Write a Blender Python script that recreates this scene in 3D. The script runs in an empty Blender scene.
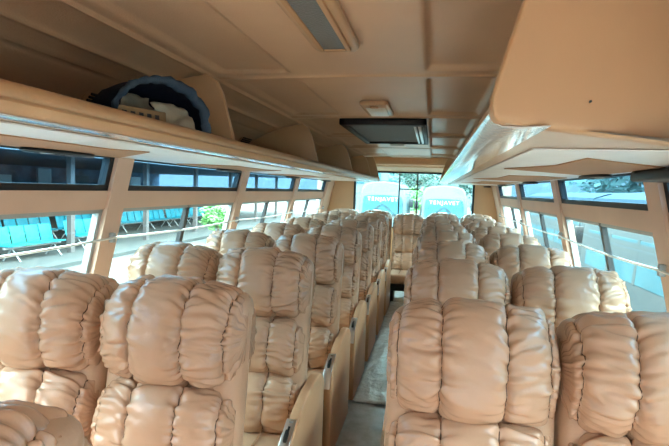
import bpy, bmesh, math, random
from mathutils import Vector, Matrix, noise
random.seed(4)
scene = bpy.context.scene
COL = scene.collection
PI = math.pi

# ---------------------------------------------------------------- materials
def mat(name, col, rough=.5, spec=.5, metal=0., bump=0., bscale=40., var=0., vscale=6., coat=0., coat_r=.2, sheen=0.):
    m = bpy.data.materials.new(name); m.use_nodes = True
    nt = m.node_tree; b = nt.nodes['Principled BSDF']
    b.inputs['Base Color'].default_value = (*col, 1)
    b.inputs['Roughness'].default_value = rough
    b.inputs['Specular IOR Level'].default_value = spec
    b.inputs['Metallic'].default_value = metal
    b.inputs['Coat Weight'].default_value = coat
    b.inputs['Coat Roughness'].default_value = coat_r
    tc = nt.nodes.new('ShaderNodeTexCoord')
    if var:
        n = nt.nodes.new('ShaderNodeTexNoise'); n.inputs['Scale'].default_value = vscale; n.inputs['Detail'].default_value = 5
        nt.links.new(tc.outputs['Object'], n.inputs['Vector'])
        r = nt.nodes.new('ShaderNodeMapRange'); r.inputs['From Min'].default_value = .3; r.inputs['From Max'].default_value = .7
        r.inputs['To Min'].default_value = 1-var; r.inputs['To Max'].default_value = 1+var
        nt.links.new(n.outputs['Fac'], r.inputs['Value'])
        mx = nt.nodes.new('ShaderNodeVectorMath'); mx.operation = 'SCALE'
        mx.inputs[0].default_value = col
        nt.links.new(r.outputs[0], mx.inputs['Scale'])
        nt.links.new(mx.outputs[0], b.inputs['Base Color'])
    if bump:
        n = nt.nodes.new('ShaderNodeTexNoise'); n.inputs['Scale'].default_value = bscale; n.inputs['Detail'].default_value = 6
        nt.links.new(tc.outputs['Object'], n.inputs['Vector'])
        bp = nt.nodes.new('ShaderNodeBump'); bp.inputs['Strength'].default_value = bump; bp.inputs['Distance'].default_value = .01
        nt.links.new(n.outputs['Fac'], bp.inputs['Height']); nt.links.new(bp.outputs[0], b.inputs['Normal'])
    return m

def glass(name, tint, refl=.06):
    m = bpy.data.materials.new(name); m.use_nodes = True
    nt = m.node_tree; nt.nodes.clear()
    o = nt.nodes.new('ShaderNodeOutputMaterial'); mx = nt.nodes.new('ShaderNodeMixShader')
    t = nt.nodes.new('ShaderNodeBsdfTransparent'); g = nt.nodes.new('ShaderNodeBsdfGlossy')
    t.inputs['Color'].default_value = (*tint, 1); g.inputs['Roughness'].default_value = .03
    mx.inputs[0].default_value = refl
    nt.links.new(t.outputs[0], mx.inputs[1]); nt.links.new(g.outputs[0], mx.inputs[2]); nt.links.new(mx.outputs[0], o.inputs['Surface'])
    return m

VINYL = (.54, .328, .212)
M = dict(
    vinyl=mat('satin_vinyl', VINYL, .27, .7, bump=.10, bscale=55, var=.05, vscale=9),
    shell=mat('plain_vinyl', (.55, .35, .23), .40, .45, bump=.08, bscale=160, var=.04),
    board=mat('panel_vinyl', (.60, .335, .19), .40, .45, bump=.06, bscale=200, var=.06, vscale=4),
    dark=mat('dark_metal', (.03, .03, .033), .5, .4),
    black=mat('black_rubber', (.012, .013, .016), .45, .4),
    chrome=mat('brushed_steel', (.72, .74, .76), .28, .5, 1., bump=.05, bscale=90),
    wall=mat('painted_panel', (.70, .47, .36), .5, .4, bump=.06, bscale=120, var=.05, vscale=3),
    tan=mat('tan_panel', (.55, .32, .17), .5, .3, bump=.05, bscale=120, var=.05, vscale=3),
    ceil=mat('ceiling_panel', (.68, .425, .255), .36, .5, bump=.12, bscale=220, var=.06, vscale=3),
    rack=mat('rack_moulding', (.60, .37, .20), .35, .45, bump=.05, bscale=150, var=.05, coat=.35, coat_r=.2),
    film=mat('plastic_film', (.84, .79, .75), .36, .5, bump=.25, bscale=45, var=.05, vscale=8, coat=.2, coat_r=.25),
    clearfilm=mat('wrapped_strip', (.70, .64, .58), .18, .6, bump=.3, bscale=60, coat=.8, coat_r=.08),
    post=mat('post_paint', (.10, .09, .09), .6, .2),
    rear=mat('rear_panel', (.74, .46, .28), .5, .3, bump=.05, bscale=120, var=.05, vscale=3),
    shade_thread=mat('seam_shade_thread', (.13, .075, .045), .7, .2),  # brown stitching, coloured dark to deepen the shade in the seams
    inset=mat('inset_panel', (.46, .235, .12), .6, .2, bump=.05, bscale=120, var=.05, vscale=3),
    floor=mat('floor_vinyl', (.46, .52, .57), .25, .5, bump=.15, bscale=60, var=.22, vscale=14),
    sheet=mat('crumpled_sheet', (.74, .84, .92), .2, .6, bump=.9, bscale=26, var=.12, vscale=20),
    lens=mat('lamp_lens', (.17, .18, .175), .35, .5, bump=.3, bscale=150),
    wlens=mat('pale_lens', (.80, .80, .76), .3, .5),
    mesh=mat('grey_mesh', (.16, .17, .175), .6, .3, bump=.6, bscale=240),
    denim=mat('dark_blue_cloth', (.012, .017, .04), .85, .2, bump=.3, bscale=120),
    denim2=mat('faded_blue_cloth', (.06, .095, .145), .8, .2, bump=.3, bscale=120, var=.2),
    paper=mat('paper', (.62, .55, .42), .7, .2, var=.15, vscale=12),
    card=mat('cardboard', (.42, .30, .17), .7, .2, var=.1),
    ink=mat('print_ink', (.05, .05, .06), .7, .2),
    frame=mat('window_frame', (.38, .40, .41), .4, .5, .3),
    white=mat('white_paint', (.62, .63, .63), .5, .3, var=.03), coach_shaded=mat('shaded_coach_paint', (.045, .055, .06), .6, .1), coach=mat('coach_paint', (.12, .125, .13), .6, .1, var=.03),  # second coach paint is darkened to stand in for shade under trees
    concrete=mat('pale_concrete', (.065, .07, .07), .9, .2, bump=.2, bscale=4, var=.12, vscale=.6),
    asphalt=mat('worn_asphalt', (.085, .09, .09), .9, .2, bump=.3, bscale=8, var=.15, vscale=.5),
    chair=mat('cyan_plastic', (.012, .22, .30), .5, .2, var=.06),
    chairg=mat('green_plastic', (.015, .30, .20), .5, .2, var=.06),
    steel=mat('grey_steel', (.35, .36, .37), .5, .4, .4),
    roof=mat('dark_roof', (.05, .065, .085), .7, .3, var=.3, vscale=1.5),
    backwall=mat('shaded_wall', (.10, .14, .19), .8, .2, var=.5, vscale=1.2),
    busglass=mat('bus_glass', (.035, .085, .105), .5, .05, var=.15, vscale=2),
    leaf=mat('leaves', (.10, .26, .07), .6, .3, var=.4, vscale=2),
    leafd=mat('dark_leaves', (.07, .12, .10), .6, .3, var=.4, vscale=2),
    bark=mat('bark', (.16, .11, .07), .9, .2, bump=.5, bscale=20),
    grey=mat('grey_render', (.12, .13, .145), .8, .2, var=.1, vscale=1),
    red=mat('red_paint', (.5, .05, .06), .4, .5),
    pink=mat('pink_paint', (.75, .25, .40), .4, .5),
    glass_low=glass('tinted_glass', (.70, .875, .895), .03),
    glass_up=glass('dark_tinted_glass', (.40, .64, .78), .04),
    glass_rear=glass('rear_glass', (.62, .86, .90), .03), glass_front=glass('clear_glass', (.90, .97, .98), .03),
)

# ---------------------------------------------------------------- builders
def link(name, verts, faces, m, parent=None, smooth=True, sharp=35):
    me = bpy.data.meshes.new(name); me.from_pydata([tuple(v) for v in verts], [], faces)
    bm = bmesh.new(); bm.from_mesh(me); bmesh.ops.recalc_face_normals(bm, faces=bm.faces); bm.to_mesh(me); bm.free()
    return linkm(name, me, m, parent, smooth, sharp)
def linkm(name, me, m, parent=None, smooth=True, sharp=35):
    ms = m if isinstance(m, (list, tuple)) else [m]
    if not me.materials:
        for k in ms: me.materials.append(k)
    if smooth:
        for p in me.polygons: p.use_smooth = True
        if sharp: me.set_sharp_from_angle(angle=math.radians(sharp))
    o = bpy.data.objects.new(name, me); COL.objects.link(o)
    if parent: o.parent = parent
    return o
def empty(name, loc=(0, 0, 0), rz=0.):
    o = bpy.data.objects.new(name, None); o.empty_display_size = .1; COL.objects.link(o); o.location = loc; o.rotation_euler = (0, 0, rz); return o
def tag(o, label, cat, group=None, kind=None):
    o['label'] = label; o['category'] = cat
    if group: o['group'] = group
    if kind: o['kind'] = kind
    return o
def structure(o): o['kind'] = 'structure'; return o
def kids(o): return [c for c in bpy.data.objects if c.parent == o]
def copy_tree(o, parent=None):
    c = o.copy(); COL.objects.link(c)
    if parent: c.parent = parent
    for k in kids(o): copy_tree(k, c)
    return c

class MB:
    """collects shapes into one mesh"""
    def __init__(s): s.v = []; s.f = []
    def add(s, v, f):
        n = len(s.v); s.v += [tuple(p) for p in v]; s.f += [tuple(i+n for i in q) for q in f]; return s
    def box(s, x0, x1, y0, y1, z0, z1, bev=0., seg=2, xf=None):
        bm = bmesh.new(); bmesh.ops.create_cube(bm, size=1)
        for v in bm.verts:
            v.co = Vector(((x0+x1)/2+v.co.x*(x1-x0), (y0+y1)/2+v.co.y*(y1-y0), (z0+z1)/2+v.co.z*(z1-z0)))
        if bev: bmesh.ops.bevel(bm, geom=bm.edges[:], offset=bev, segments=seg, profile=.5, affect='EDGES')
        bm.verts.index_update()
        vs = [v.co.copy() for v in bm.verts]
        if xf: vs = [xf(v) for v in vs]
        s.add(vs, [[v.index for v in f.verts] for f in bm.faces]); bm.free(); return s
    def tube(s, pts, r, n=10, cap=True):
        pts = [Vector(p) for p in pts]; rings = []
        for i, p in enumerate(pts):
            t = (pts[min(i+1, len(pts)-1)]-pts[max(i-1, 0)]).normalized()
            a = t.orthogonal().normalized() if abs(t.z) > .99 else t.cross(Vector((0, 0, 1))).normalized()
            b = t.cross(a); rr = r[i] if isinstance(r, (list, tuple)) else r
            rings.append([p+(a*math.cos(k*2*PI/n)+b*math.sin(k*2*PI/n))*rr for k in range(n)])
        v = [q for R in rings for q in R]; f = []
        for i in range(len(pts)-1):
            for k in range(n): f.append((i*n+k, i*n+(k+1) % n, (i+1)*n+(k+1) % n, (i+1)*n+k))
        if cap: f.append(tuple(range(n))[::-1]); f.append(tuple((len(pts)-1)*n+k for k in range(n)))
        return s.add(v, f)
    def prism(s, poly, axis, a, b):
        """poly: list of 2D points extruded between a and b on axis ('x': poly is (y,z); 'y': (x,z); 'z': (x,y))"""
        def mk(p, t): return {'x': (t, p[0], p[1]), 'y': (p[0], t, p[1]), 'z': (p[0], p[1], t)}[axis]
        n = len(poly); v = [mk(p, a) for p in poly]+[mk(p, b) for p in poly]
        f = [tuple(range(n))[::-1], tuple(range(n, 2*n))]+[(i, (i+1) % n, n+(i+1) % n, n+i) for i in range(n)]
        return s.add(v, f)
    def build(s, name, m, parent=None, smooth=True, sharp=35, bev=0., seg=2):
        o = link(name, s.v, s.f, m, parent, smooth, sharp)
        if bev:
            bm = bmesh.new(); bm.from_mesh(o.data)
            es = [e for e in bm.edges if len(e.link_faces) == 2 and e.calc_face_angle() > math.radians(40)]
            bmesh.ops.bevel(bm, geom=es, offset=bev, segments=seg, profile=.5, affect='EDGES')
            bm.to_mesh(o.data); bm.free()
            for p in o.data.polygons: p.use_smooth = True
            o.data.set_sharp_from_angle(angle=math.radians(sharp))
        return o

def smooth01(t): t = max(0., min(1., t)); return t*t*(3-2*t)

# ---------------------------------------------------------------- ruched upholstery
def ruched(mb, cols, yc, zc, a, b, tilt, seed, nth=210, ex=2.6, amp=.0125, crown=1., shade_thread=None):
    """a padded roll of upholstery: superellipse section, pinched at each seam, gathered folds running out of the seams.
       cols: (x0, x1, pinch_left, pinch_right, fold_reach, nsteps, plump)"""
    seams = [cols[0][0]]+[c[1] for c in cols]
    stations = []
    for ci, (x0, x1, pl, pr, sg, ns, plump) in enumerate(cols):
        for k in range(ns+1):
            if k == 0 and ci > 0: continue
            t = -1+2*k/ns
            t = math.copysign(abs(t)**.7, t)              # closer stations at the seams
            p = pl if t < 0 else pr
            f = p+(plump-p)*(1-abs(t)**4.2)**.55
            stations.append((x0+(x1-x0)*(t+1)/2, f, sg, ci))
    n = nth; V = []; W_ = cols[-1][1]
    ct, st = math.cos(tilt), math.sin(tilt); R = (a+b)/2
    for (x, f, sg, ci) in stations:
        for k in range(n):
            th = 2*PI*k/n
            c, s = math.cos(th), math.sin(th)
            rr = (abs(c)**ex+abs(s)**ex)**(-1/ex)
            arc = th*R
            w = 0.
            for si in (ci, ci+1):
                d = abs(x-seams[si]); e = math.exp(-d/sg)
                if e < .02: continue
                q = noise.noise(Vector((seed*3.7+si*11.3, arc*44+d*13*math.sin(si*2.+seed), d*11+arc*3)))
                q2 = noise.noise(Vector((seed*5.1+si*7.9+40, arc*75, d*26)))
                w += e*(amp*1.5*(abs(q)*1.9-.5)+amp*.40*q2)
            w += .0035*noise.noise(Vector((x*14+seed, arc*12, seed*2.2)))
            g = f+w/R
            u = abs(x)/W_
            y, z = a*c*rr*g, b*s*rr*g*(1-.11*crown*u**4)
            y += .050*crown*u**2.6; z -= .012*crown*u**4
            xo = x+.0045*noise.noise(Vector((seed+ci*3.1, arc*30, x*8)))
            V.append((xo-math.copysign(.006*crown*u**6, x), yc+y*ct+z*st, zc-y*st+z*ct))
    F = []
    m = len(stations)
    for i in range(m-1):
        for k in range(n): F.append((i*n+k, i*n+(k+1) % n, (i+1)*n+(k+1) % n, (i+1)*n+k))
    for i in (0, m-1):
        x = stations[i][0]+(-.006 if i == 0 else .006)
        V.append((x*.985, yc+.05*crown, zc)); ci = len(V)-1
        r0 = len(V)
        for k in range(n):
            p = V[i*n+k]; V.append((x*.985, yc+.05*crown+(p[1]-yc-.05*crown)*.86, zc+(p[2]-zc)*.86))
        for k in range(n): F.append((i*n+k, i*n+(k+1) % n, r0+(k+1) % n, r0+k)); F.append((r0+k, r0+(k+1) % n, ci))
    mb.add(V, F)
    if shade_thread is not None:
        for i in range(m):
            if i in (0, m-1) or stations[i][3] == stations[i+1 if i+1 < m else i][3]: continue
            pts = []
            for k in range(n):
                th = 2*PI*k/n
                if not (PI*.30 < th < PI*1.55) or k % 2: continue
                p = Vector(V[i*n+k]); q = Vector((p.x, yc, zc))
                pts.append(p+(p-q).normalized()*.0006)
            shade_thread.tube(pts, .0021, 5)  # dark stitch tube in the groove, adds shade contrast along the seam

def seat_cols(w=.198, dens=1.):
    g = .022; s = .104; q = lambda n: max(3, int(n*dens))
    c = w-g-s
    return [(-w, -w+g, .64, .80, .016, q(6), .85), (-w+g, -c, .80, .85, .045, q(20), .99), (-c, c, .85, .85, .024, q(22), 1.05),
            (c, w-g, .85, .80, .045, q(20), .99), (w-g, w, .80, .64, .016, q(6), .85)]

RAKE = .17
def back_y(z): return -.035+(z-1.03)*math.tan(RAKE)       # centre line of the upholstery, seat-local (0 = above the crest)

def make_seat(variant, side=0):
    """side: +1 outer board on +x, -1 on -x, 0 none.  local origin: floor under the crest of the headrest; faces -y"""
    root = empty('bus_seat')
    th = MB(); h = MB(); ruched(h, seat_cols(), back_y(1.050)-.004, 1.050, .112, .137, RAKE, variant*13.7+1, shade_thread=th)
    H_ = h.build('headrest', M['vinyl'], root, sharp=0); th.build('seam', M['shade_thread'], H_)
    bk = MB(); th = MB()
    ruched(bk, seat_cols(.192), back_y(.81)-.005, .805, .088, .118, RAKE, variant*13.7+4, nth=150, crown=.7, shade_thread=th)
    ruched(bk, seat_cols(.192), back_y(.60)-.012, .580, .092, .120, RAKE, variant*13.7+8, nth=150, crown=.7, shade_thread=th)
    B_ = bk.build('backrest', M['vinyl'], root, sharp=0); th.build('seam', M['shade_thread'], B_)
    sh = MB()
    sh.box(-.201, .201, -.035, .085, .36, 1.150, .045, 5, lambda v: Vector((v.x, v.y+(v.z-1.15)*math.tan(RAKE)+.012, v.z)))
    sh.build('back_shell', M['shell'], root, sharp=50)
    cu = MB()
    cu.box(-.198, .198, -.66, -.11, .365, .475, .035, 4, lambda v: Vector((v.x, v.y, v.z+.02*max(0, (-.35-v.y)/.3)+(.012*math.cos(v.x*7.5) if v.z > .44 else 0))))
    c = cu.build('seat_cushion', M['shell'], root, sharp=50)
    se = MB()
    for x in (-.066, .066): se.tube([(x, -.645+.53*i/10, .478+.02*max(0, (.295-.53*i/10)/.3)+.012*math.cos(x*7.5)) for i in range(11)], .0025, 6)
    se.build('seam_piping', M['vinyl'], c)
    b = MB(); b.box(-.18, .18, -.60, -.10, .29, .37, .012); b.build('seat_frame', M['dark'], root)
    for x in (-.15, .15):
        l = MB(); l.box(x-.018, x+.018, -.50, -.20, .10, .30, .006); l.build('leg', M['dark'], root)
    if side:
        s = side
        # tall aisle-side board with a sloping rounded front corner
        poly = [(.13, .105), (.13, .60)]
        for i in range(9):
            t = i/8; poly.append((.10-.20*t, .665-.012*t*t-.018*(1-t)**4*2))
        for i in range(1, 8):
            t = i/7; poly.append((-.10-.29*t, .653-.085*t**1.6))
        poly += [(-.405, .545), (-.41, .50), (-.41, .105)]
        p = MB(); p.prism(poly, 'x', s*.203, s*.245); p.build('side_board', M['board'], root, bev=.010, seg=3)
        # front edging strip of the board
        e = MB(); e.box(s*.224-.017, s*.224+.017, -.417, -.411, .12, .50, .003); e.build('edge_strip', M['tan'], root)
        # recliner plate on the sloping front corner, slotted, with a black lever
        def on(v): # plate-local: x across, y along the slope, z out
            ang = math.radians(-26)
            y = v.y*math.cos(ang)-v.z*math.sin(ang); z = v.y*math.sin(-ang)*1.0+v.z*math.cos(ang)
            return Vector((s*.224+v.x, -.372+y, .592+z))
        pl = MB(); pl.box(-.019, .019, -.065, .055, 0, .006, .003, 2, on)
        pl.box(-.019, .019, -.071, -.065, -.075, .004, .002, 1, on)
        P = pl.build('recliner_plate', M['chrome'], root)
        sl = MB(); sl.box(-.004, .004, -.045, .02, .0055, .0075, 0, 1, on); sl.build('slot', M['black'], P)
        lv = MB(); lv.box(-.007, .007, -.048, -.014, .006, .026, .004, 2, on); lv.build('lever', M['black'], P)
        sc = MB()
        sc.tube([on(Vector((0, .038, .005))), on(Vector((0, .038, .009)))], .006, 8); sc.build('screw', M['steel'], P)
    return root

def relabel(o, lab, grp): tag(o, lab, 'seat', grp)
ROW0, PITCH = 1.243, .726
ordn = ['first', 'second', 'third', 'fourth', 'fifth', 'sixth', 'seventh']
proto = {}
for v in range(3):
    for sd in (1, -1, 0): proto[(v, sd)] = None
def get(v, sd):
    if proto[(v, sd)] is None:
        base = None
        for s2 in (1, -1, 0):
            if proto[(v, s2)] is not None: base = proto[(v, s2)]; break
        r = make_seat(v, sd)
        if base is not None:      # share the upholstery meshes between the three board versions
            bm_ = {k.name.split('.')[0]: k.data for k in kids(base)}
            for k in kids(r):
                nm = k.name.split('.')[0]
                if nm in ('headrest', 'backrest', 'back_shell', 'seat_cushion'):
                    k.data = bm_[nm]
        proto[(v, sd)] = r; return r
    return copy_tree(proto[(v, sd)])
for i in range(7):
    y = ROW0+PITCH*i
    far = {0: 'nearest', 6: 'farthest'}.get(i)
    for (x, sd, side, col) in ((-.38, 1, 'left', 'aisle'), (-.79, 0, 'left', 'window'), (.41, -1, 'right', 'aisle'), (.82, 0, 'right', 'window')):
        o = get((i*2+(1 if col == 'window' else 0)+(1 if side == 'right' else 0)) % 3, sd)
        o.location = (x, y, 0)
        if side == 'left':
            lab = f"beige gathered-vinyl {'aisle seat with a side board' if col=='aisle' else 'seat beside the left windows'}, {ordn[i]} full row from the camera, left block"
        else:
            lab = f"beige gathered-vinyl {'aisle seat' if col=='aisle' else 'seat beside the right windows'}, {ordn[i]} row from the camera, right block"
        relabel(o, lab, f'{side} block of passenger seats')
# the reclined seat at the lower left corner
o = get(1, 1); o.location = (-.38, .518, -.04)
relabel(o, 'beige gathered seat cut off by the bottom left corner of the photo', 'left block of passenger seats')
RECL = o
# back row of five
for x, nm in ((-.825, 'in the left rear corner'), (-.402, 'second from the left'), (.02, 'in the middle facing the aisle'), (.442, 'second from the right'), (.864, 'in the right rear corner')):
    o = get(2 if x == .02 else 0, 0); o.location = (x, 6.40, -.03 if x == .02 else 0)
    relabel(o, f'beige gathered back-row seat under the rear window, {nm}', 'back row of seats')

# ---------------------------------------------------------------- bus shell
Y0, Y1 = -5.6, 6.95
def wx(z): return 1.21-.24*(max(z, .80)-1.19)
S = 1.5; PIL = [2.04+S*k for k in range(-5, 4)]   # -5.46 .. 6.54
structure(MB().box(-1.31, 1.31, Y0, Y1, .04, .10).build('floor', M['floor'], None, False))
# loose crumpled floor covering over the far aisle
v = []; f = []; nx, ny = 14, 90
for j in range(ny+1):
    for i in range(nx+1):
        x = -.135+.28*i/nx; y = 3.0+2.9*j/ny
        v.append((x, y, .106+.010*abs(noise.noise(Vector((x*11, y*9, 1))))+.006*noise.noise(Vector((x*30, y*28, 4)))))
f = [(j*(nx+1)+i, j*(nx+1)+i+1, (j+1)*(nx+1)+i+1, (j+1)*(nx+1)+i) for j in range(ny) for i in range(nx)]
sh = link('floor_sheet', v, f, M['sheet'], None, True, 0)
md = sh.modifiers.new('t', 'SOLIDIFY'); md.thickness = .003
tag(sh, 'crumpled pale plastic sheet lying along the far half of the aisle floor', 'floor covering')

def wallquad(mb, sgn, y0, y1, z0, z1, t0=0., t1=.03):
    """slab following the leaning wall; t: distance inwards (negative = outwards)"""
    P = []
    for y in (y0, y1):
        for z in (z0, z1):
            for t in (t0, t1): P.append((sgn*(wx(z)-t), y, z))
    f = [(0, 1, 3, 2), (4, 6, 7, 5), (0, 4, 5, 1), (2, 3, 7, 6), (0, 2, 6, 4), (1, 5, 7, 3)]
    mb.add(P, f)
for sgn, nm in ((-1, 'left'), (1, 'right')):
    w = MB()
    w.box(min(sgn*1.30, sgn*1.34), max(sgn*1.30, sgn*1.34), Y0, Y1, .04, .80)
    wallquad(w, sgn, Y0, Y1, .80, .86, -.03, .03)                     # sill
    wallquad(w, sgn, Y0, 6.5, 1.320, 1.405, -.03, .022)               # rail between lower and upper panes
    wallquad(w, sgn, Y0, Y1, 1.565, 1.92, -.05, .03)                  # above the windows, behind the rack
    for y in PIL:
        wallquad(w, sgn, y-.06, y+.06, .80, 1.60, -.03, .035)
    wallquad(w, sgn, 6.50, Y1, .80, 1.60, -.03, .045)                 # closed rear corner
    structure(w.build('wall_'+nm, M['wall'], None, False))
    # window frames and panes, numbered front to rear
    for k in range(8):
        a, b = PIL[k]+.06, PIL[k+1]-.06
        fr = MB()
        for (y0, y1, z0, z1) in ((a, a+.022, .86, 1.32), (b-.022, b, .86, 1.32), (a, b, .86, .885), (a, b, 1.302, 1.32)):
            wallquad(fr, sgn, y0, y1, z0, z1, -.02, .012)
        W = structure(fr.build(f'window_{k+1 if sgn<0 else k+9}', M['frame'], None, False))
        mu = MB(); wallquad(mu, sgn, (a+b)/2-.018, (a+b)/2+.018, .86, 1.32, -.015, .012); mu.build('mullion', M['dark'], W, False)
        pn = MB(); wallquad(pn, sgn, a+.01, (b-.01 if k > 3 else (a+b)/2), .87, 1.315, -.004, 0); pn.build('lower_pane', M['glass_low'], W, False)
        uf = MB()
        for (y0, y1, z0, z1) in ((a, b, 1.405, 1.432), (a, a+.03, 1.405, 1.565), (b-.03, b, 1.405, 1.565), (a, b, 1.55, 1.567)):
            wallquad(uf, sgn, y0, y1, z0, z1, -.02, .016)
        uf.build('upper_frame', M['black'], W, False)
        up = MB(); wallquad(up, sgn, a+.02, b-.02, 1.42, 1.56, -.004, 0); up.build('upper_pane', M['glass_up'], W, False)
    # guard rail across the windows with a clamp on each pillar
    g = empty('guard_rail', (0, 0, 0))
    pts = []
    for k in range(len(PIL)-1):
        for j in range(6):
            t = j/6; pts.append((sgn*(wx(1.186)-.062), PIL[k]+S*t, 1.186-.012*4*t*(1-t)))
    pts.append((sgn*(wx(1.186)-.062), PIL[-1], 1.186))
    MB().tube(pts, .0052, 8).build('rod', M['chrome'], g)
    for y in PIL[1:]:
        c = MB(); c.box(sgn*(wx(1.186)-.05)-.012, sgn*(wx(1.186)-.05)+.012, y-.012, y+.012, 1.162, 1.208, .004)
        c.build('clamp', M['steel'], g)
    tag(g, f'thin steel guard rail running across the {nm} windows, clamped to the pillars', 'rail', 'window guard rails')

# rear wall: opening for the big window
rw = MB()
rw.box(-1.34, 1.34, Y1-.02, Y1+.05, .04, .92)
rw.box(-1.34, -.80, Y1-.02, Y1+.05, .92, 1.95); rw.box(.86, 1.34, Y1-.02, Y1+.05, .92, 1.95)
rw.box(-.80, .86, Y1-.02, Y1+.05, 1.715, 1.95)
structure(rw.build('wall_rear', M['rear'], None, False))
fr = MB()
for (x0, x1, z0, z1) in ((-.80, .86, 1.695, 1.72), (-.80, .86, .92, .945), (-.80, -.775, .92, 1.72), (.835, .86, .92, 1.72)): fr.box(x0, x1, Y1-.035, Y1+.02, z0, z1)
W = structure(fr.build('window_17', M['black'], None, False))
for x in (-.16, .09): MB().box(x-.009, x+.009, Y1-.02, Y1+.01, .94, 1.70).build('mullion', M['dark'], W, False)
MB().box(-.16, .09, Y1-.02, Y1+.01, 1.468, 1.484).build('crossbar', M['dark'], W, False)
MB().box(-.79, .85, Y1, Y1+.006, .93, 1.71).build('pane', M['glass_rear'], W, False)
# sloping header above the rear window, with a ridge
hd = MB(); hd.prism([(6.60, 1.90), (6.60, 1.80), (6.66, 1.79), (6.67, 1.77), (6.93, 1.715), (6.94, 1.90)], 'x', -1.0, 1.0)
structure(hd.build('trim_1', M['rear'], None, True, 30, bev=.008))
# front wall behind the camera with windscreen opening
fw = MB()
fw.box(-1.34, 1.34, Y0-.06, Y0, .04, .85); fw.box(-1.34, -1.1, Y0-.06, Y0, .85, 1.95); fw.box(1.1, 1.34, Y0-.06, Y0, .85, 1.95); fw.box(-1.1, 1.1, Y0-.06, Y0, 1.72, 1.95)
structure(fw.build('wall_front', M['tan'], None, False))
ws = structure(MB().box(-1.1, 1.1, Y0-.034, Y0-.028, .85, 1.72).build('window_18', M['glass_front'], None, False))

# ceiling: shaped skin, recessed side panels, cross seams, ribs along the racks
XR = [-1.16, -1.12, -1.05, -1.0, -.95, -.90, -.86, -.845, -.835, -.83, -.82, -.80, -.76, -.745, -.74, -.735, -.73, -.72, -.68, -.64, -.612, -.604, -.596, -.588, -.58, -.572]
xs = XR+[-.56, -.545, -.53, -.515, -.50, -.40, -.30, -.285, -.275, -.268, -.262, -.255, -.245, -.20, -.10]
xs = xs+[0.]+[-x for x in reversed(xs)]
SEAMS = [1.90+1.05*k for k in range(-7, 5)]
def ceil_z(x, y):
    a = abs(x)
    prof = [(0, 1.888), (.58, 1.884), (.64, 1.878), (.72, 1.856), (.82, 1.815), (.95, 1.755), (1.03, 1.675), (1.12, 1.58), (1.16, 1.555)]
    z = prof[-1][1]
    for (p, q) in zip(prof, prof[1:]):
        if p[0] <= a <= q[0]: z = p[1]+(q[1]-p[1])*(a-p[0])/(q[0]-p[0]); break
    z -= .011*math.exp(-((a-.592)/.008)**2)             # long bead
    z -= .010*math.exp(-((a-.738)/.009)**2)             # second bead
    z += .006*math.exp(-((a-.838)/.006)**2)             # groove
    d = min(abs(y-s) for s in SEAMS)
    near = min(SEAMS, key=lambda s: abs(y-s))
    if a < .58: z -= .007*math.exp(-(d/.010)**2)        # cross bead over the seam
    ex = smooth01((a-.252)/.022)*smooth01((.545-a)/.04); ey = smooth01((d-.055)/.03)
    z += (.020 if x > 0 else .012)*ex*ey
    return z
ys = []
y = Y0
marks = sorted(set([Y0, Y1]+[round(s+o, 4) for s in SEAMS for o in (-.12, -.09, -.08, -.07, -.06, -.05, -.02, -.01, -.005, 0, .005, .01, .02, .05, .06, .07, .08, .09, .12, .3, .5, .7)]))
ys = [m for m in marks if Y0 <= m <= Y1]
v = [(x, y, ceil_z(x, y)) for y in ys for x in xs]; nx = len(xs)
f = [(j*nx+i, j*nx+i+1, (j+1)*nx+i+1, (j+1)*nx+i) for j in range(len(ys)-1) for i in range(nx-1)]
structure(link('ceiling', v, f, M['ceil'], None, True, 60))
structure(MB().box(-1.34, 1.34, Y0-.06, Y1+.05, 1.96, 2.02).build('ceiling_outer', M['white'], None, False))

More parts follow.
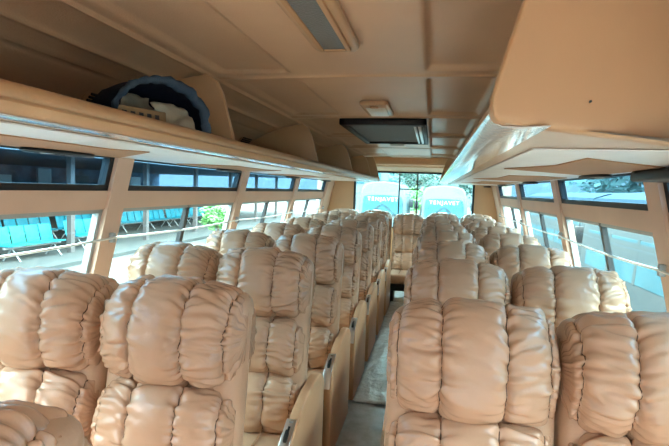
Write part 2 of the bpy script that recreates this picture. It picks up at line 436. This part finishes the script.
# ---------------------------------------------------------------- luggage racks
LIP = [(.50, 1.559), (.455, 1.557), (.425, 1.555), (.402, 1.556), (.387, 1.563), (.380, 1.573), (.3815, 1.578), (.386, 1.580), (.3835, 1.584), (.386, 1.596), (.397, 1.608), (.415, 1.614), (.435, 1.613), (.450, 1.604), (.458, 1.590), (.50, 1.586)]
RACKP = [(1.105, 1.562)]+LIP+[(1.03, 1.586)]
def make_rack(sgn, y0f, y1, name_label):
    root = empty('luggage_rack')
    n = len(RACKP); stations = [y0f(.4)] + [y0f(.4)+(y1-y0f(.4))*k/12 for k in range(1, 12)]+[y1]
    V = []
    for k, yy in enumerate(stations):
        for (x, z) in RACKP:
            q = yy
            if k == 0: q = y0f(x)
            if k == len(stations)-1: q = y1+.55*max(0, (x-.40)/.66)**1.2
            V.append((sgn*x, q, z))
    F = [(k*n+i, k*n+(i+1) % n, (k+1)*n+(i+1) % n, (k+1)*n+i) for k in range(len(stations)-1) for i in range(n)]
    F += [tuple(range(n)), tuple((len(stations)-1)*n+i for i in range(n))]
    link('shelf', V, F, M['rack'], root, True, 50)
    # glossy wrapped strip along the lower edge
    st = MB()
    a, b = y0f(.4)+.03, y1-.02
    pr = [(.470, 1.5565), (.425, 1.5540), (.400, 1.5550), (.3860, 1.5620), (.3790, 1.573), (.3780, 1.572), (.3850, 1.5605), (.3995, 1.5535), (.425, 1.5525), (.470, 1.5550)] if sgn > 0 else [(.470, 1.5565), (.425, 1.5540), (.402, 1.5550), (.402, 1.5535), (.425, 1.5525), (.470, 1.5550)]
    st.prism([(sgn*x, z) for x, z in pr], 'y', a, b); st.build('edge_film', M['clearfilm'], root, True, 40)
    # underside: pale film panel with tan trapezoid insets
    u = MB(); u.prism([(sgn*x, z) for x, z in ((.52, 1.5575), (1.095, 1.5595), (1.095, 1.5565), (.52, 1.5545))], 'y', a+.40, b+.1); u.build('underside_film', M['film'], root, False)
    for k in range(-4, 6):
        c = -2.46+S*(k+2)
        p = [(.62, c-.45), (.80, c-.15), (1.0, c-.02), (1.02, c+.55), (.82, c+.50), (.66, c+.35)]
        p = [(.74, c-1.02), (.74, c-.60), (.66, c-.50), (1.06, c-.10), (1.06, c-1.10), (.92, c-1.10)]
        if c-1.1 < a or c > b: continue
        if sgn > 0: p = [(.70, c-.62), (.70, c-.26), (.575, c+.02), (1.03, c+.50), (1.03, c-.28), (.81, c-.50)] if c < 2.1 else [(.70, c-.75), (.70, c-.26), (.575, c+.02), (1.03, c+.50), (1.03, c-.60), (.86, c-.75)]
        t = MB(); t.prism([(sgn*x, y) for x, y in p], 'z', 1.5515, 1.5572); t.build('inset_panel', M['inset'], root, False)
    return root
def divider(root, sgn, y):
    d = MB(); d.prism([(sgn*x, z) for x, z in ((.455, 1.588), (.465, 1.64), (.51, 1.80), (.535, 1.850), (.575, 1.876), (.70, 1.855), (.82, 1.808), (.95, 1.745), (1.025, 1.66), (1.03, 1.588))], 'y', y-.014, y+.014)
    d.build('divider', M['rack'], root, bev=.006)
RL = make_rack(-1, lambda x: -5.2, 6.30, '')
for y in (.30, 1.80, 3.22, 4.66, 6.10): divider(RL, -1, y)
tag(RL, 'open tan overhead luggage shelf with upright dividers above the left windows', 'luggage rack', 'overhead racks')
RR = make_rack(1, lambda x: .75+.85*max(0, x-.38), 6.30, '')
for y in (2.3, 3.7, 5.1, 6.10): divider(RR, 1, y)
# end panel of right rack, slanted, rounded edges
poly = [(.382, 1.556), (.3775, 1.575), (.3775, 1.590), (.385, 1.62), (.408, 1.70), (.437, 1.80), (.470, 1.874), (.58, 1.872), (.70, 1.850), (.82, 1.806), (.95, 1.73), (1.025, 1.64), (1.095, 1.556)]
fr_, bk_ = [], []
for (x, z) in poly:
    yy = .75+.85*(x-.38); fr_.append((x, yy-.012, z)); bk_.append((x, yy+.04, z))
n = len(poly)
ep = MB().add(fr_+bk_, [tuple(range(n)), tuple(range(n, 2*n))[::-1]]+[(i, (i+1) % n, n+(i+1) % n, n+i) for i in range(n)])
E_ = ep.build('end_panel', M['tan'], RR, bev=.010, seg=4)
MB().tube([(.545, .885, 1.606), (.545, .873, 1.606)], .002, 8).build('screw', M['dark'], E_)
tag(RR, 'tan overhead luggage rack with plain closed end panel above the right windows', 'luggage rack', 'overhead racks')
for R_, sg_ in ((RL, -1), (RR, 1)):
    MB().prism([(sg_*x, z) for x, z in poly], 'y', 6.305, 6.345).build('end_panel', M['rack'], R_, bev=.006)
# louvred vents on the back slope of left rack
def vent(y):
    r = empty('air_vent', (-.945, y, 1.752), 0); r.rotation_euler = (0, math.radians(42), 0)
    MB().box(-.004, .006, -.085, .085, -.035, .035, .004).build('frame', M['rack'], r)
    for k in range(4): MB().box(.004, .012, -.07, .07, -.026+k*.014, -.018+k*.014).build('slat', M['black'], r, False)
    return r
for y, l in ((1.66, 'small dark louvred vent in the back of the left rack beside the bag'), (3.12, 'small dark louvred vent in the left rack, beyond the first divider past the bag'), (4.5, 'farthest small louvred vent in the left rack, two dividers past the bag')):
    tag(vent(y), l, 'vent', 'rack vents')
# dark outlets under the racks beside the windows
def outlet(sgn, y):
    r = empty('reading_light', (sgn*1.02, y, 1.5505))
    o = MB(); n = 28
    for (rx, ry, z) in ():
        pass
    rings = [(.045, .17, 0.0), (.046, .175, -.008), (.040, .160, -.014), (.028, .12, -.014), (.026, .115, -.008)]
    V = [(rx*math.cos(k*2*PI/n), ry*math.copysign(abs(math.sin(k*2*PI/n))**.8, math.sin(k*2*PI/n)), z) for rx, ry, z in rings for k in range(n)]
    F = [(i*n+k, i*n+(k+1) % n, (i+1)*n+(k+1) % n, (i+1)*n+k) for i in range(4) for k in range(n)]+[tuple(range(n)), tuple(4*n+k for k in range(n))]
    o.add(V, F); o.build('housing', M['black'], r, True, 40)
    MB().tube([(0, -.06, -.006), (0, -.06, -.013)], .024, 16).build('lens', M['wlens'], r)
    MB().tube([(0, .06, -.006), (0, .06, -.013)], .024, 16).build('nozzle', M['dark'], r)
    return r
nthw = ['first', 'second', 'third', 'fourth']
for k in range(4):
    for sgn, nm in ((-1, 'left'), (1, 'right')):
        tag(outlet(sgn, 1.55+S*k+(.88 if sgn > 0 else 0)), f'dark oval light and air unit under the {nm} rack, {nthw[k]} from the camera', 'reading light', 'overhead light units')
b = MB(); b.box(1.0, 1.13, 1.45, 1.97, 1.512, 1.551, .012, 3)
tag(b.build('speaker_box', M['black'], None), 'black box under the right rack at top of the nearest right pillar', 'speaker')

# ---------------------------------------------------------------- ceiling fittings
def ceiling_lamp():
    r = empty('ceiling_lamp', (-.005, 1.20, 1.884))
    f_ = MB(); x0, x1, y0, y1 = -.085, .085, -.32, .32
    f_.prism([(-.066, y0-.03), (.072, y0-.03), (.072, y1-.05), (.058, y1-.02), (-.052, y1-.02), (-.066, y1-.05)], 'z', -.020, .004)
    f_.build('housing', M['rack'], r, bev=.009, seg=3)
    MB().box(-.030, .036, -.30, .240, -.027, -.018, .004).build('lens', M['lens'], r)
    rm = MB()
    for (a, b_, c, d) in ((-.044, -.030, -.315, .258), (.036, .050, -.315, .258), (-.030, .036, .240, .258), (-.030, .036, -.315, -.30)): rm.box(a, b_, c, d, -.029, -.018, .003)
    rm.build('rim', M['tan'], r)
    return r
tag(ceiling_lamp(), 'long tan ceiling lamp with grey ribbed lens, nearest the camera', 'lamp')
r = empty('dome_lamp', (-.005, 2.62, 1.886))
MB().box(-.072, .072, -.20, .20, -.020, .004, .018, 4).build('housing', M['rack'], r)
MB().box(-.050, .050, -.11, .15, -.025, -.017, .004).build('lens', M['wlens'], r)
MB().box(-.02, .02, -.175, -.145, -.030, -.022, .003).build('switch', M['tan'], r)
tag(r, 'small ceiling lamp with pale lens just before the roof hatch', 'lamp')
r = empty('roof_hatch', (-.02, 3.62, 1.880))
fb = MB()
for (a, b_, c, d) in ((-.265, .265, -.62, -.54), (-.265, .265, .56, .62), (-.265, -.225, -.62, .62), (.235, .265, -.62, .62)): fb.box(a, b_, c, d, -.035, .004, .006)
fb.build('frame', M['black'], r)
MB().box(-.23, .24, -.55, .57, -.020, -.006).build('grille', M['mesh'], r, False)
MB().box(.185, .20, -.53, .55, -.034, -.018, .003).build('guide_rail', M['chrome'], r)
MB().box(.212, .232, -.53, .55, -.034, -.018, .003).build('guide_rail', M['chrome'], r)
hdl = MB(); hdl.tube([(-.06, .66, -.004), (-.06, .68, -.035), (.06, .68, -.035), (.06, .66, -.004)], .008, 8); hdl.build('handle', M['wlens'], r)
tag(r, 'roof hatch with black frame and grey mesh panel in the ceiling', 'hatch')

# ---------------------------------------------------------------- bag on the left rack
BM = Matrix.Translation((-.61, 1.435, 1.592)) @ Matrix.Rotation(math.radians(-24), 4, 'Z')
bag = empty('cloth_bag'); bag.matrix_world = BM
# open mouth seen from the aisle: a D-shaped cloth shell, mouth towards local +x
n = 44; prof = []
for k in range(n+1):
    t = PI*k/n
    prof.append((-.168*math.cos(t)*(1+.03*math.sin(3*t)), .176*math.sin(t)**.72))
def shell(depths, scales):
    V = []
    for d, q in zip(depths, scales):
        for k, (yy, zz) in enumerate(prof):
            w = .006*noise.noise(Vector((k*.5, d*18, 2)))
            V.append((d, yy*q, max(.002, zz*q+w)))
    m = n+1
    return V, [(i*m+k, i*m+k+1, (i+1)*m+k+1, (i+1)*m+k) for i in range(len(depths)-1) for k in range(m-1)]
V, F = shell([.10, .085, .03, -.05, -.11, -.13], [.95, .995, 1.0, .96, .82, .55])
V.append((-.135, 0, .04)); base = 5*(n+1)
F += [(base+k, base+k+1, len(V)-1) for k in range(n)]
o = link('outer_cloth', V, F, M['denim'], bag, True, 60); md = o.modifiers.new('s', 'SOLIDIFY'); md.thickness = .005
rim = MB(); rp = []
for k, (yy, zz) in enumerate(prof): rp.append((.098+.006*math.sin(k*.9), yy*.975, max(.012, zz*.965)))
rr = [.007+.010*smooth01((k-16)/14)*.7+.004*math.sin(PI*k/n)+.0025*math.sin(k*1.7) for k in range(n+1)]
rim.tube(rp, rr, 10); rim.build('rim', M['denim2'], bag, True, 0)
MB().box(-.10, .10, -.15, .15, .001, .008, .003).build('base', M['denim'], bag)
def place(o): o.matrix_world = BM @ o.matrix_world; return o
def tilt(v, o, ry, rz): return BM @ Matrix.Translation(o) @ Matrix.Rotation(rz, 4, 'Z') @ Matrix.Rotation(ry, 4, 'Y') @ v
bo = Vector((.045, -.060, .016))
bx = MB(); bx.box(-.035, .035, -.085, .085, 0, .060, .004, 2, lambda v: tilt(v, bo, -.10, .04))
B = bx.build('cardboard_box', M['card'], None)
for q in range(5):
    MB().box(.0348, .0362, -.07+q*.028, -.055+q*.028, .016, .046, 0, 1, lambda v: tilt(v, bo, -.10, .04)).build('print', M['ink'], B, False)
tag(B, 'small flat printed cardboard box lying in the front of the blue bag', 'box')
def sheet(org, ry, rz, lx, ly, seed, lab):
    nn = 12; V = []
    for i in range(nn+1):
        for j in range(nn+1):
            a, b_ = i/nn, j/nn
            p = Vector((lx*(a-.5), ly*(b_-.5), .008*math.sin(a*6+b_*4)+.014*noise.noise(Vector((a*4, b_*4, seed)))))
            V.append(tilt(p, Vector(org), ry, rz))
    F = [(i*(nn+1)+j, i*(nn+1)+j+1, (i+1)*(nn+1)+j+1, (i+1)*(nn+1)+j) for i in range(nn) for j in range(nn)]
    o = link('paper_sheet', V, F, M['paper'], None, True, 0); md = o.modifiers.new('s', 'SOLIDIFY'); md.thickness = .003
    tag(o, lab, 'paper')
sheet((-.045, .0, .085), 1.15, .05, .12, .12, 1.5, 'white folded newspaper standing behind the box inside the blue bag')
sheet((.045, .072, .072), .95, -.10, .10, .135, 4.2, 'cream crumpled paper at the right of the box in the blue bag')
tag(bag, 'dark blue cloth bag with faded rim gaping open on the left luggage rack', 'bag')

# ---------------------------------------------------------------- outside
GZ = -1.0
structure(MB().box(-70, 60, -40, 110, GZ-.2, GZ).build('ground', M['asphalt'], None, False))
structure(MB().box(-26, -9.6, -4, 44, GZ, GZ+.12).build('platform', M['concrete'], None, False))

def lathe(mb, x, y, z, r, w, axis='x', n=20):
    mb.tube([(x-w/2, y, z), (x+w/2, y, z)], r, n)
def make_coach(L=8.5, Wd=2.3, H=2.85):
    """front at y=0 facing -y, body towards +y; origin on the ground"""
    r = empty('parked_coach'); hw = Wd/2
    sec = [(-hw, .32), (-hw, 1.2), (-hw*.97, 1.9), (-hw*.90, 2.45), (-hw*.78, H-.16), (-hw*.5, H-.05), (0, H), (hw*.5, H-.05), (hw*.78, H-.16), (hw*.90, 2.45), (hw*.97, 1.9), (hw, 1.2), (hw, .32)]
    st = [(0, .93, .10), (.10, .985, .02), (.35, 1, 0), (L-.3, 1, 0), (L, .95, .03)]
    n = len(sec); V = []
    for (yy, s, dz) in st:
        for (x, z) in sec:
            lean = .28*max(0, (z-1.2)/1.65) if yy < .3 else 0
            V.append((x*s, yy+lean, z-dz*(z/H)))
    F = [(k*n+i, k*n+i+1, (k+1)*n+i+1, (k+1)*n+i) for k in range(len(st)-1) for i in range(n-1)]+[(k*n+n-1, k*n, (k+1)*n, (k+1)*n+n-1) for k in range(len(st)-1)]
    F += [tuple(range(n)), tuple((len(st)-1)*n+i for i in range(n))]
    link('body', V, F, M['coach'], r, True, 40)
    def fr(x, z, o=-.02): return (x, .28*max(0, (z-1.2)/1.65)+o-.0, z)
    pl = [(-.98, 1.16), (.98, 1.16), (.98, 1.75), (.93, 2.02), (.74, 2.09), (0, 2.12), (-.74, 2.09), (-.93, 2.02), (-.98, 1.75)]
    pl = [(x*hw/1.15*.97, z) for x, z in pl]
    V = [fr(x, z, -.03) for x, z in pl]+[fr(x, z, .02) for x, z in pl]; k = len(pl)
    w = link('windscreen', V, [tuple(range(k)), tuple(range(k, 2*k))]+[(i, (i+1) % k, k+(i+1) % k, k+i) for i in range(k)], M['busglass'], r, False)
    tx = bpy.data.curves.new('t', 'FONT'); tx.body = 'TENJAVET'; tx.size = .27; tx.align_x = 'CENTER'; tx.extrude = .002; tx.space_character = 1.25
    to = bpy.data.objects.new('t', tx); COL.objects.link(to)
    dg = bpy.context.evaluated_depsgraph_get(); me = bpy.data.meshes.new_from_object(to.evaluated_get(dg)); bpy.data.objects.remove(to)
    ang = math.atan2(.28, 1.65)
    for vv in me.vertices:
        x, y_, z_ = vv.co; vv.co = Vector((x, .28*((1.82-1.2+y_)/1.65)-.055-z_, 1.82+y_))
    b = linkm('banner_lettering', me, M['white'], w, False)
    for s in (-1, 1):
        wp = MB(); wp.tube([fr(.62*s, 1.17, -.05), fr(.12*s, 1.62, -.05)], .014, 6); wp.tube([fr(.34*s, 1.35, -.055), fr(-.02*s, 1.70, -.055)], .01, 6); wp.build('wiper', M['black'], r)
        hl = MB(); hl.box(s*.80-.2, s*.80+.2, -.045, .03, .62, .84, .03); hl.build('headlight', M['chrome'], r)
        mr = MB(); mr.tube([(s*hw*.95, .1, 2.2), (s*(hw+.18), -.12, 2.15), (s*(hw+.2), -.14, 1.95)], .02, 6); mr.box(s*(hw+.2)-.1, s*(hw+.2)+.1, -.19, -.09, 1.55, 1.97, .03); mr.build('mirror', M['black'], r)
        sw = MB(); sw.box(s*hw*.985-.02, s*hw*.985+.02, .55, L-.5, 1.28, 2.02, .01, 1, lambda v: Vector((v.x-s*.05*(v.z-1.28)/.74*1.0, v.y, v.z))); S_ = sw.build('side_window', M['busglass'], r)
        for q in range(5):
            yy = .55+(L-1.05)*(q+1)/6; pm = MB(); pm.box(s*hw*.985-.024, s*hw*.985+.026, yy-.05, yy+.05, 1.27, 2.03, 0, 1, lambda v: Vector((v.x-s*.05*(v.z-1.28)/.74, v.y, v.z))); pm.build('window_post', M['coach'], S_, False)
        for yy in (1.7, L-2.2):
            wl = MB(); lathe(wl, s*(hw-.13), yy, .45, .45, .28); wl.build('wheel', M['black'], r)
    g = MB(); g.box(-.5, .5, -.03, .05, .66, .80, .02); g.build('grille', M['dark'], r)
    bp = MB(); bp.box(-hw*.95, hw*.95, -.10, .1, .30, .56, .05, 3); bp.build('bumper', M['grey'], r)
    return r
c1 = make_coach(); c1.location = (.92, 26, GZ); c1.scale = (1.05, 1, 1)
tag(c1, 'white coach parked facing us behind the rear window, the right one', 'coach', 'coaches behind the rear window')
c2 = copy_tree(c1); c2.location = (-2.2, 25.2, GZ+.05); c2.rotation_euler = (0, 0, .02); c2.scale = (1.08, 1, 1.02)
tag(c2, 'white coach parked facing us behind the rear window, the left one', 'coach', 'coaches behind the rear window')
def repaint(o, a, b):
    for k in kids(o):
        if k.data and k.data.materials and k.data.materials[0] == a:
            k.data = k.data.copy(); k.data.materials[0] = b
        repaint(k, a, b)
c3 = copy_tree(c1); c3.scale = (1, 1, 1); repaint(c3, M['coach'], M['coach_shaded']); c3.location = (4.9, 3.4, GZ-.25); c3.rotation_euler = (0, 0, .02)  # side coach gets the darker paint, its shade is in the colour
tag(c3, 'shade-darkened coach parked close alongside the right windows', 'coach')

def tree(name, loc, h, r, n, m, label, palm=False, seed=0):
    root = empty(name, loc); rd = random.Random(seed)
    MB().tube([(0, 0, 0), (.1, .05, h*.35), (0, 0, h*.7)], [.16*h/5, .12*h/5, .05*h/5], 8).build('trunk', M['bark'], root)
    mb = MB()
    for i in range(n):
        a, u, q = rd.uniform(0, 2*PI), rd.uniform(-1, 1), rd.uniform(.45, 1)**.6
        s_ = math.sqrt(1-u*u); lump = 1+.25*math.sin(a*3+u*5)
        c = Vector((r*q*s_*math.cos(a)*lump, r*q*s_*math.sin(a)*lump, h*.68+h*.32*q*u*lump))
        d1 = Vector((rd.uniform(-1, 1), rd.uniform(-1, 1), rd.uniform(-.6, .6))).normalized(); d2 = d1.orthogonal().normalized()
        l = rd.uniform(.5, 1)*.11*r+.05
        mb.add([c-d1*l, c-d2*l*.45, c+d1*l, c+d2*l*.45], [(0, 1, 2, 3)])
    mb.build('foliage', m, root, False)
    tag(root, label, 'tree', 'trees outside')
    return root
tree('shrub', (-.62, 38.5, GZ), 2.7, 1.4, 900, M['leaf'], 'bright green bush between the two coaches behind the bus', seed=1)
tree('broadleaf_tree', (-1.2, 46, GZ), 6.5, 2.2, 1400, M['leafd'], 'tall tree behind the gap between the two rear coaches', seed=2)
tree('broadleaf_tree', (4.2, 48, GZ), 6.5, 3.0, 1400, M['leafd'], 'wide tree rising behind the right rear coach', seed=3)
tree('shrub', (-8.8, 19.7, GZ), 1.55, .62, 700, M['leaf'], 'green bush beyond the waiting chairs, seen through the second left window', seed=5)
tree('broadleaf_tree', (12.5, 22, GZ), 6.2, 3.0, 1500, M['leafd'], 'dark tree behind the coach alongside, seen in the right upper panes', seed=6)
tree('broadleaf_tree', (13, 34, GZ), 6.0, 4.0, 1500, M['leafd'], 'dark tree farther back on the right, beyond the parked coach', seed=7)
bd = empty('building', (-6.5, 60, GZ))
MB().box(-3.0, 3.0, 0, 6, 0, 5.6).build('wall', M['grey'], bd, False)
for x in (-2, 0, 2): MB().box(x-.5, x+.5, -.06, .05, 3.2, 4.6).build('window', M['busglass'], bd, False)
MB().box(-3.2, 3.2, -.2, 6.2, 5.6, 5.85).build('roof', M['white'], bd, False)
tag(bd, 'grey block of a building far behind the left rear coach', 'building')

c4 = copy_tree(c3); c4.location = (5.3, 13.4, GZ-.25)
tag(c4, 'shade-darkened coach parked farther back along the right side, behind the nearer one', 'coach')
# waiting shelter on the left
sh = empty('waiting_shelter', (0, 0, GZ+.12))
MB().box(-25, -10.4, -3, 42, 3.10, 3.32).build('roof', M['roof'], sh, False)
MB().box(-10.4, -10.25, -3, 42, 3.05, 3.45).build('gutter', M['steel'], sh, False)
for y in (5.5, 9.6, 13.7, 17.9, 22.1, 26.3, 30.5, 34.7, 38.9): MB().box(-11.08, -10.92, y-.09, y+.09, 0, 3.1).build('post', M['post'], sh, False)
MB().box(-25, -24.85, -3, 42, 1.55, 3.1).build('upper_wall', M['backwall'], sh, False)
MB().box(-25, -24.85, -3, 42, 0, 1.55).build('lower_wall', M['grey'], sh, False)
for k in range(12):
    rd = random.Random(k); y = 1+k*3.3; w_ = rd.uniform(.8, 2.2)
    MB().box(-24.9, -24.7, y, y+w_, 1.9, rd.uniform(2.4, 3.0)).build('hatch_panel', M[['steel', 'busglass', 'grey', 'white'][k % 4]], sh, False)
tag(sh, 'long dark roofed waiting shelter on posts beyond the left windows', 'shelter')
def make_bench(nseat=4, gi=None):
    r = empty('waiting_bench')
    MB().box(-.03, .03, -nseat*.26, nseat*.26, .36, .42, .006).build('beam', M['steel'], r)
    for k in range(nseat):
        y = (k-(nseat-1)/2)*.52; m = M['chairg'] if k == gi else M['chair']
        MB().box(-.24, .24, y-.235, y+.235, .42, .455, .015, 2, lambda v: Vector((v.x, v.y, v.z+.10*(v.x+.0)**2*4*(1 if v.x > 0 else .4)))).build('seat', m, r)
        MB().box(-.30, -.265, y-.235, y+.235, .46, .95, .014, 2, lambda v: Vector((v.x-.28*(v.z-.46)+.05, v.y, v.z))).build('backrest', m, r)
    for s in (-1, 1):
        l = MB(); y = s*nseat*.19; l.tube([(-.28, y, .02), (0, y, .38), (.28, y, .02)], .022, 8); l.build('leg', M['steel'], r)
    return r
b0 = make_bench(); b1 = make_bench(4, 1)
spots = [(-11.0, 12.2), (-11.4, 15.2), (-13.6, 12.9), (-13.6, 15.1), (-13.6, 17.4), (-13.4, 20.6), (-13.4, 22.8), (-13.4, 25.0), (-13.4, 27.2), (-13.4, 29.4), (-15.4, 21), (-15.4, 23.3), (-15.4, 25.6)]
labs = ['cyan four-seat waiting bench with one green seat, front row in the nearest left window', 'cyan waiting bench of the front row, next after the one with a green seat',
        'cyan waiting bench of the second row, behind the bench with a green seat', 'second-row cyan waiting bench behind the post in the nearest left window', 'second-row cyan waiting bench at the right edge of the nearest left window']+\
       [f'cyan bench of the long row in the second left window, {q} from its left' for q in ordn[:5]]+[f'cyan bench behind the long row in the second left window, {q} from left' for q in ordn[:3]]
for i, ((x, y), l) in enumerate(zip(spots, labs)):
    o = b1 if i == 0 else (b0 if i == 1 else copy_tree(b0))
    o.location = (x, y, GZ+.12); o.rotation_euler = (0, 0, .06*math.sin(i*2.1))
    tag(o, l, 'bench', 'waiting benches outside')
# distant grounds wall closing the yard
structure(MB().box(-60, 55, 88, 88.4, GZ, GZ+5).build('wall_yard', M['grey'], None, False))

# ---------------------------------------------------------------- light
w = bpy.data.worlds.new('sky'); scene.world = w; w.use_nodes = True
nt = w.node_tree; bg = nt.nodes['Background']
tc = nt.nodes.new('ShaderNodeTexCoord'); dt = nt.nodes.new('ShaderNodeVectorMath'); dt.operation = 'DOT_PRODUCT'
nt.links.new(tc.outputs['Generated'], dt.inputs[0]); dt.inputs[1].default_value = (0, -.86, .5)   # the bright side of the sky, round the sun
rg = nt.nodes.new('ShaderNodeMapRange'); rg.interpolation_type = 'SMOOTHSTEP'
rg.inputs['From Min'].default_value = .1; rg.inputs['From Max'].default_value = 1.; rg.inputs['To Min'].default_value = 1.; rg.inputs['To Max'].default_value = 1.25
nt.links.new(dt.outputs['Value'], rg.inputs['Value']); 
sep = nt.nodes.new('ShaderNodeSeparateXYZ'); nt.links.new(tc.outputs['Generated'], sep.inputs[0])
rz = nt.nodes.new('ShaderNodeMapRange'); rz.interpolation_type = 'SMOOTHSTEP'     # hazy, dimmer horizon under a bright high sky
rz.inputs['From Min'].default_value = .06; rz.inputs['From Max'].default_value = .5; rz.inputs['To Min'].default_value = .75; rz.inputs['To Max'].default_value = 9.5
nt.links.new(sep.outputs['Z'], rz.inputs['Value'])
mu_ = nt.nodes.new('ShaderNodeMath'); mu_.operation = 'MULTIPLY'
nt.links.new(rz.outputs[0], mu_.inputs[0]); nt.links.new(rg.outputs[0], mu_.inputs[1]); nt.links.new(mu_.outputs[0], bg.inputs['Strength'])
bg.inputs['Color'].default_value = (1., .965, .93, 1)
sun = bpy.data.lights.new('sun', 'SUN'); sun.energy = 3.0; sun.angle = math.radians(6); sun.color = (1, .95, .87)
so = bpy.data.objects.new('sun', sun); COL.objects.link(so); so.rotation_euler = (math.radians(42), 0, math.radians(-7))

# ---------------------------------------------------------------- camera
yaw, pit, rol, cx, cz = .1948, .07, .0346, .2999, 1.45
c, s = math.cos(yaw), math.sin(yaw)
r = Vector((c, s, 0)); fwv = Vector((-s*math.cos(pit), c*math.cos(pit), -math.sin(pit))); up = r.cross(fwv)
r2 = r*math.cos(rol)+up*math.sin(rol); u2 = up*math.cos(rol)-r*math.sin(rol)
cam = bpy.data.cameras.new('camera'); cam.sensor_width = 36; cam.lens = 490/669*36; cam.clip_start = .02; cam.clip_end = 500
co = bpy.data.objects.new('camera', cam); COL.objects.link(co)
m4 = Matrix.Identity(4)
for i in range(3): m4[i][0] = r2[i]; m4[i][1] = u2[i]; m4[i][2] = -fwv[i]
m4[0][3], m4[1][3], m4[2][3] = cx, 0, cz
co.matrix_world = m4; scene.camera = co
# recline the corner seat about its hip
RECL.rotation_euler = (math.radians(-1.5), 0, 0)
vs = scene.view_settings; vs.view_transform = 'Standard'; vs.look = 'None'; vs.gamma = 1; vs.use_curve_mapping = False; vs.exposure = 1.65
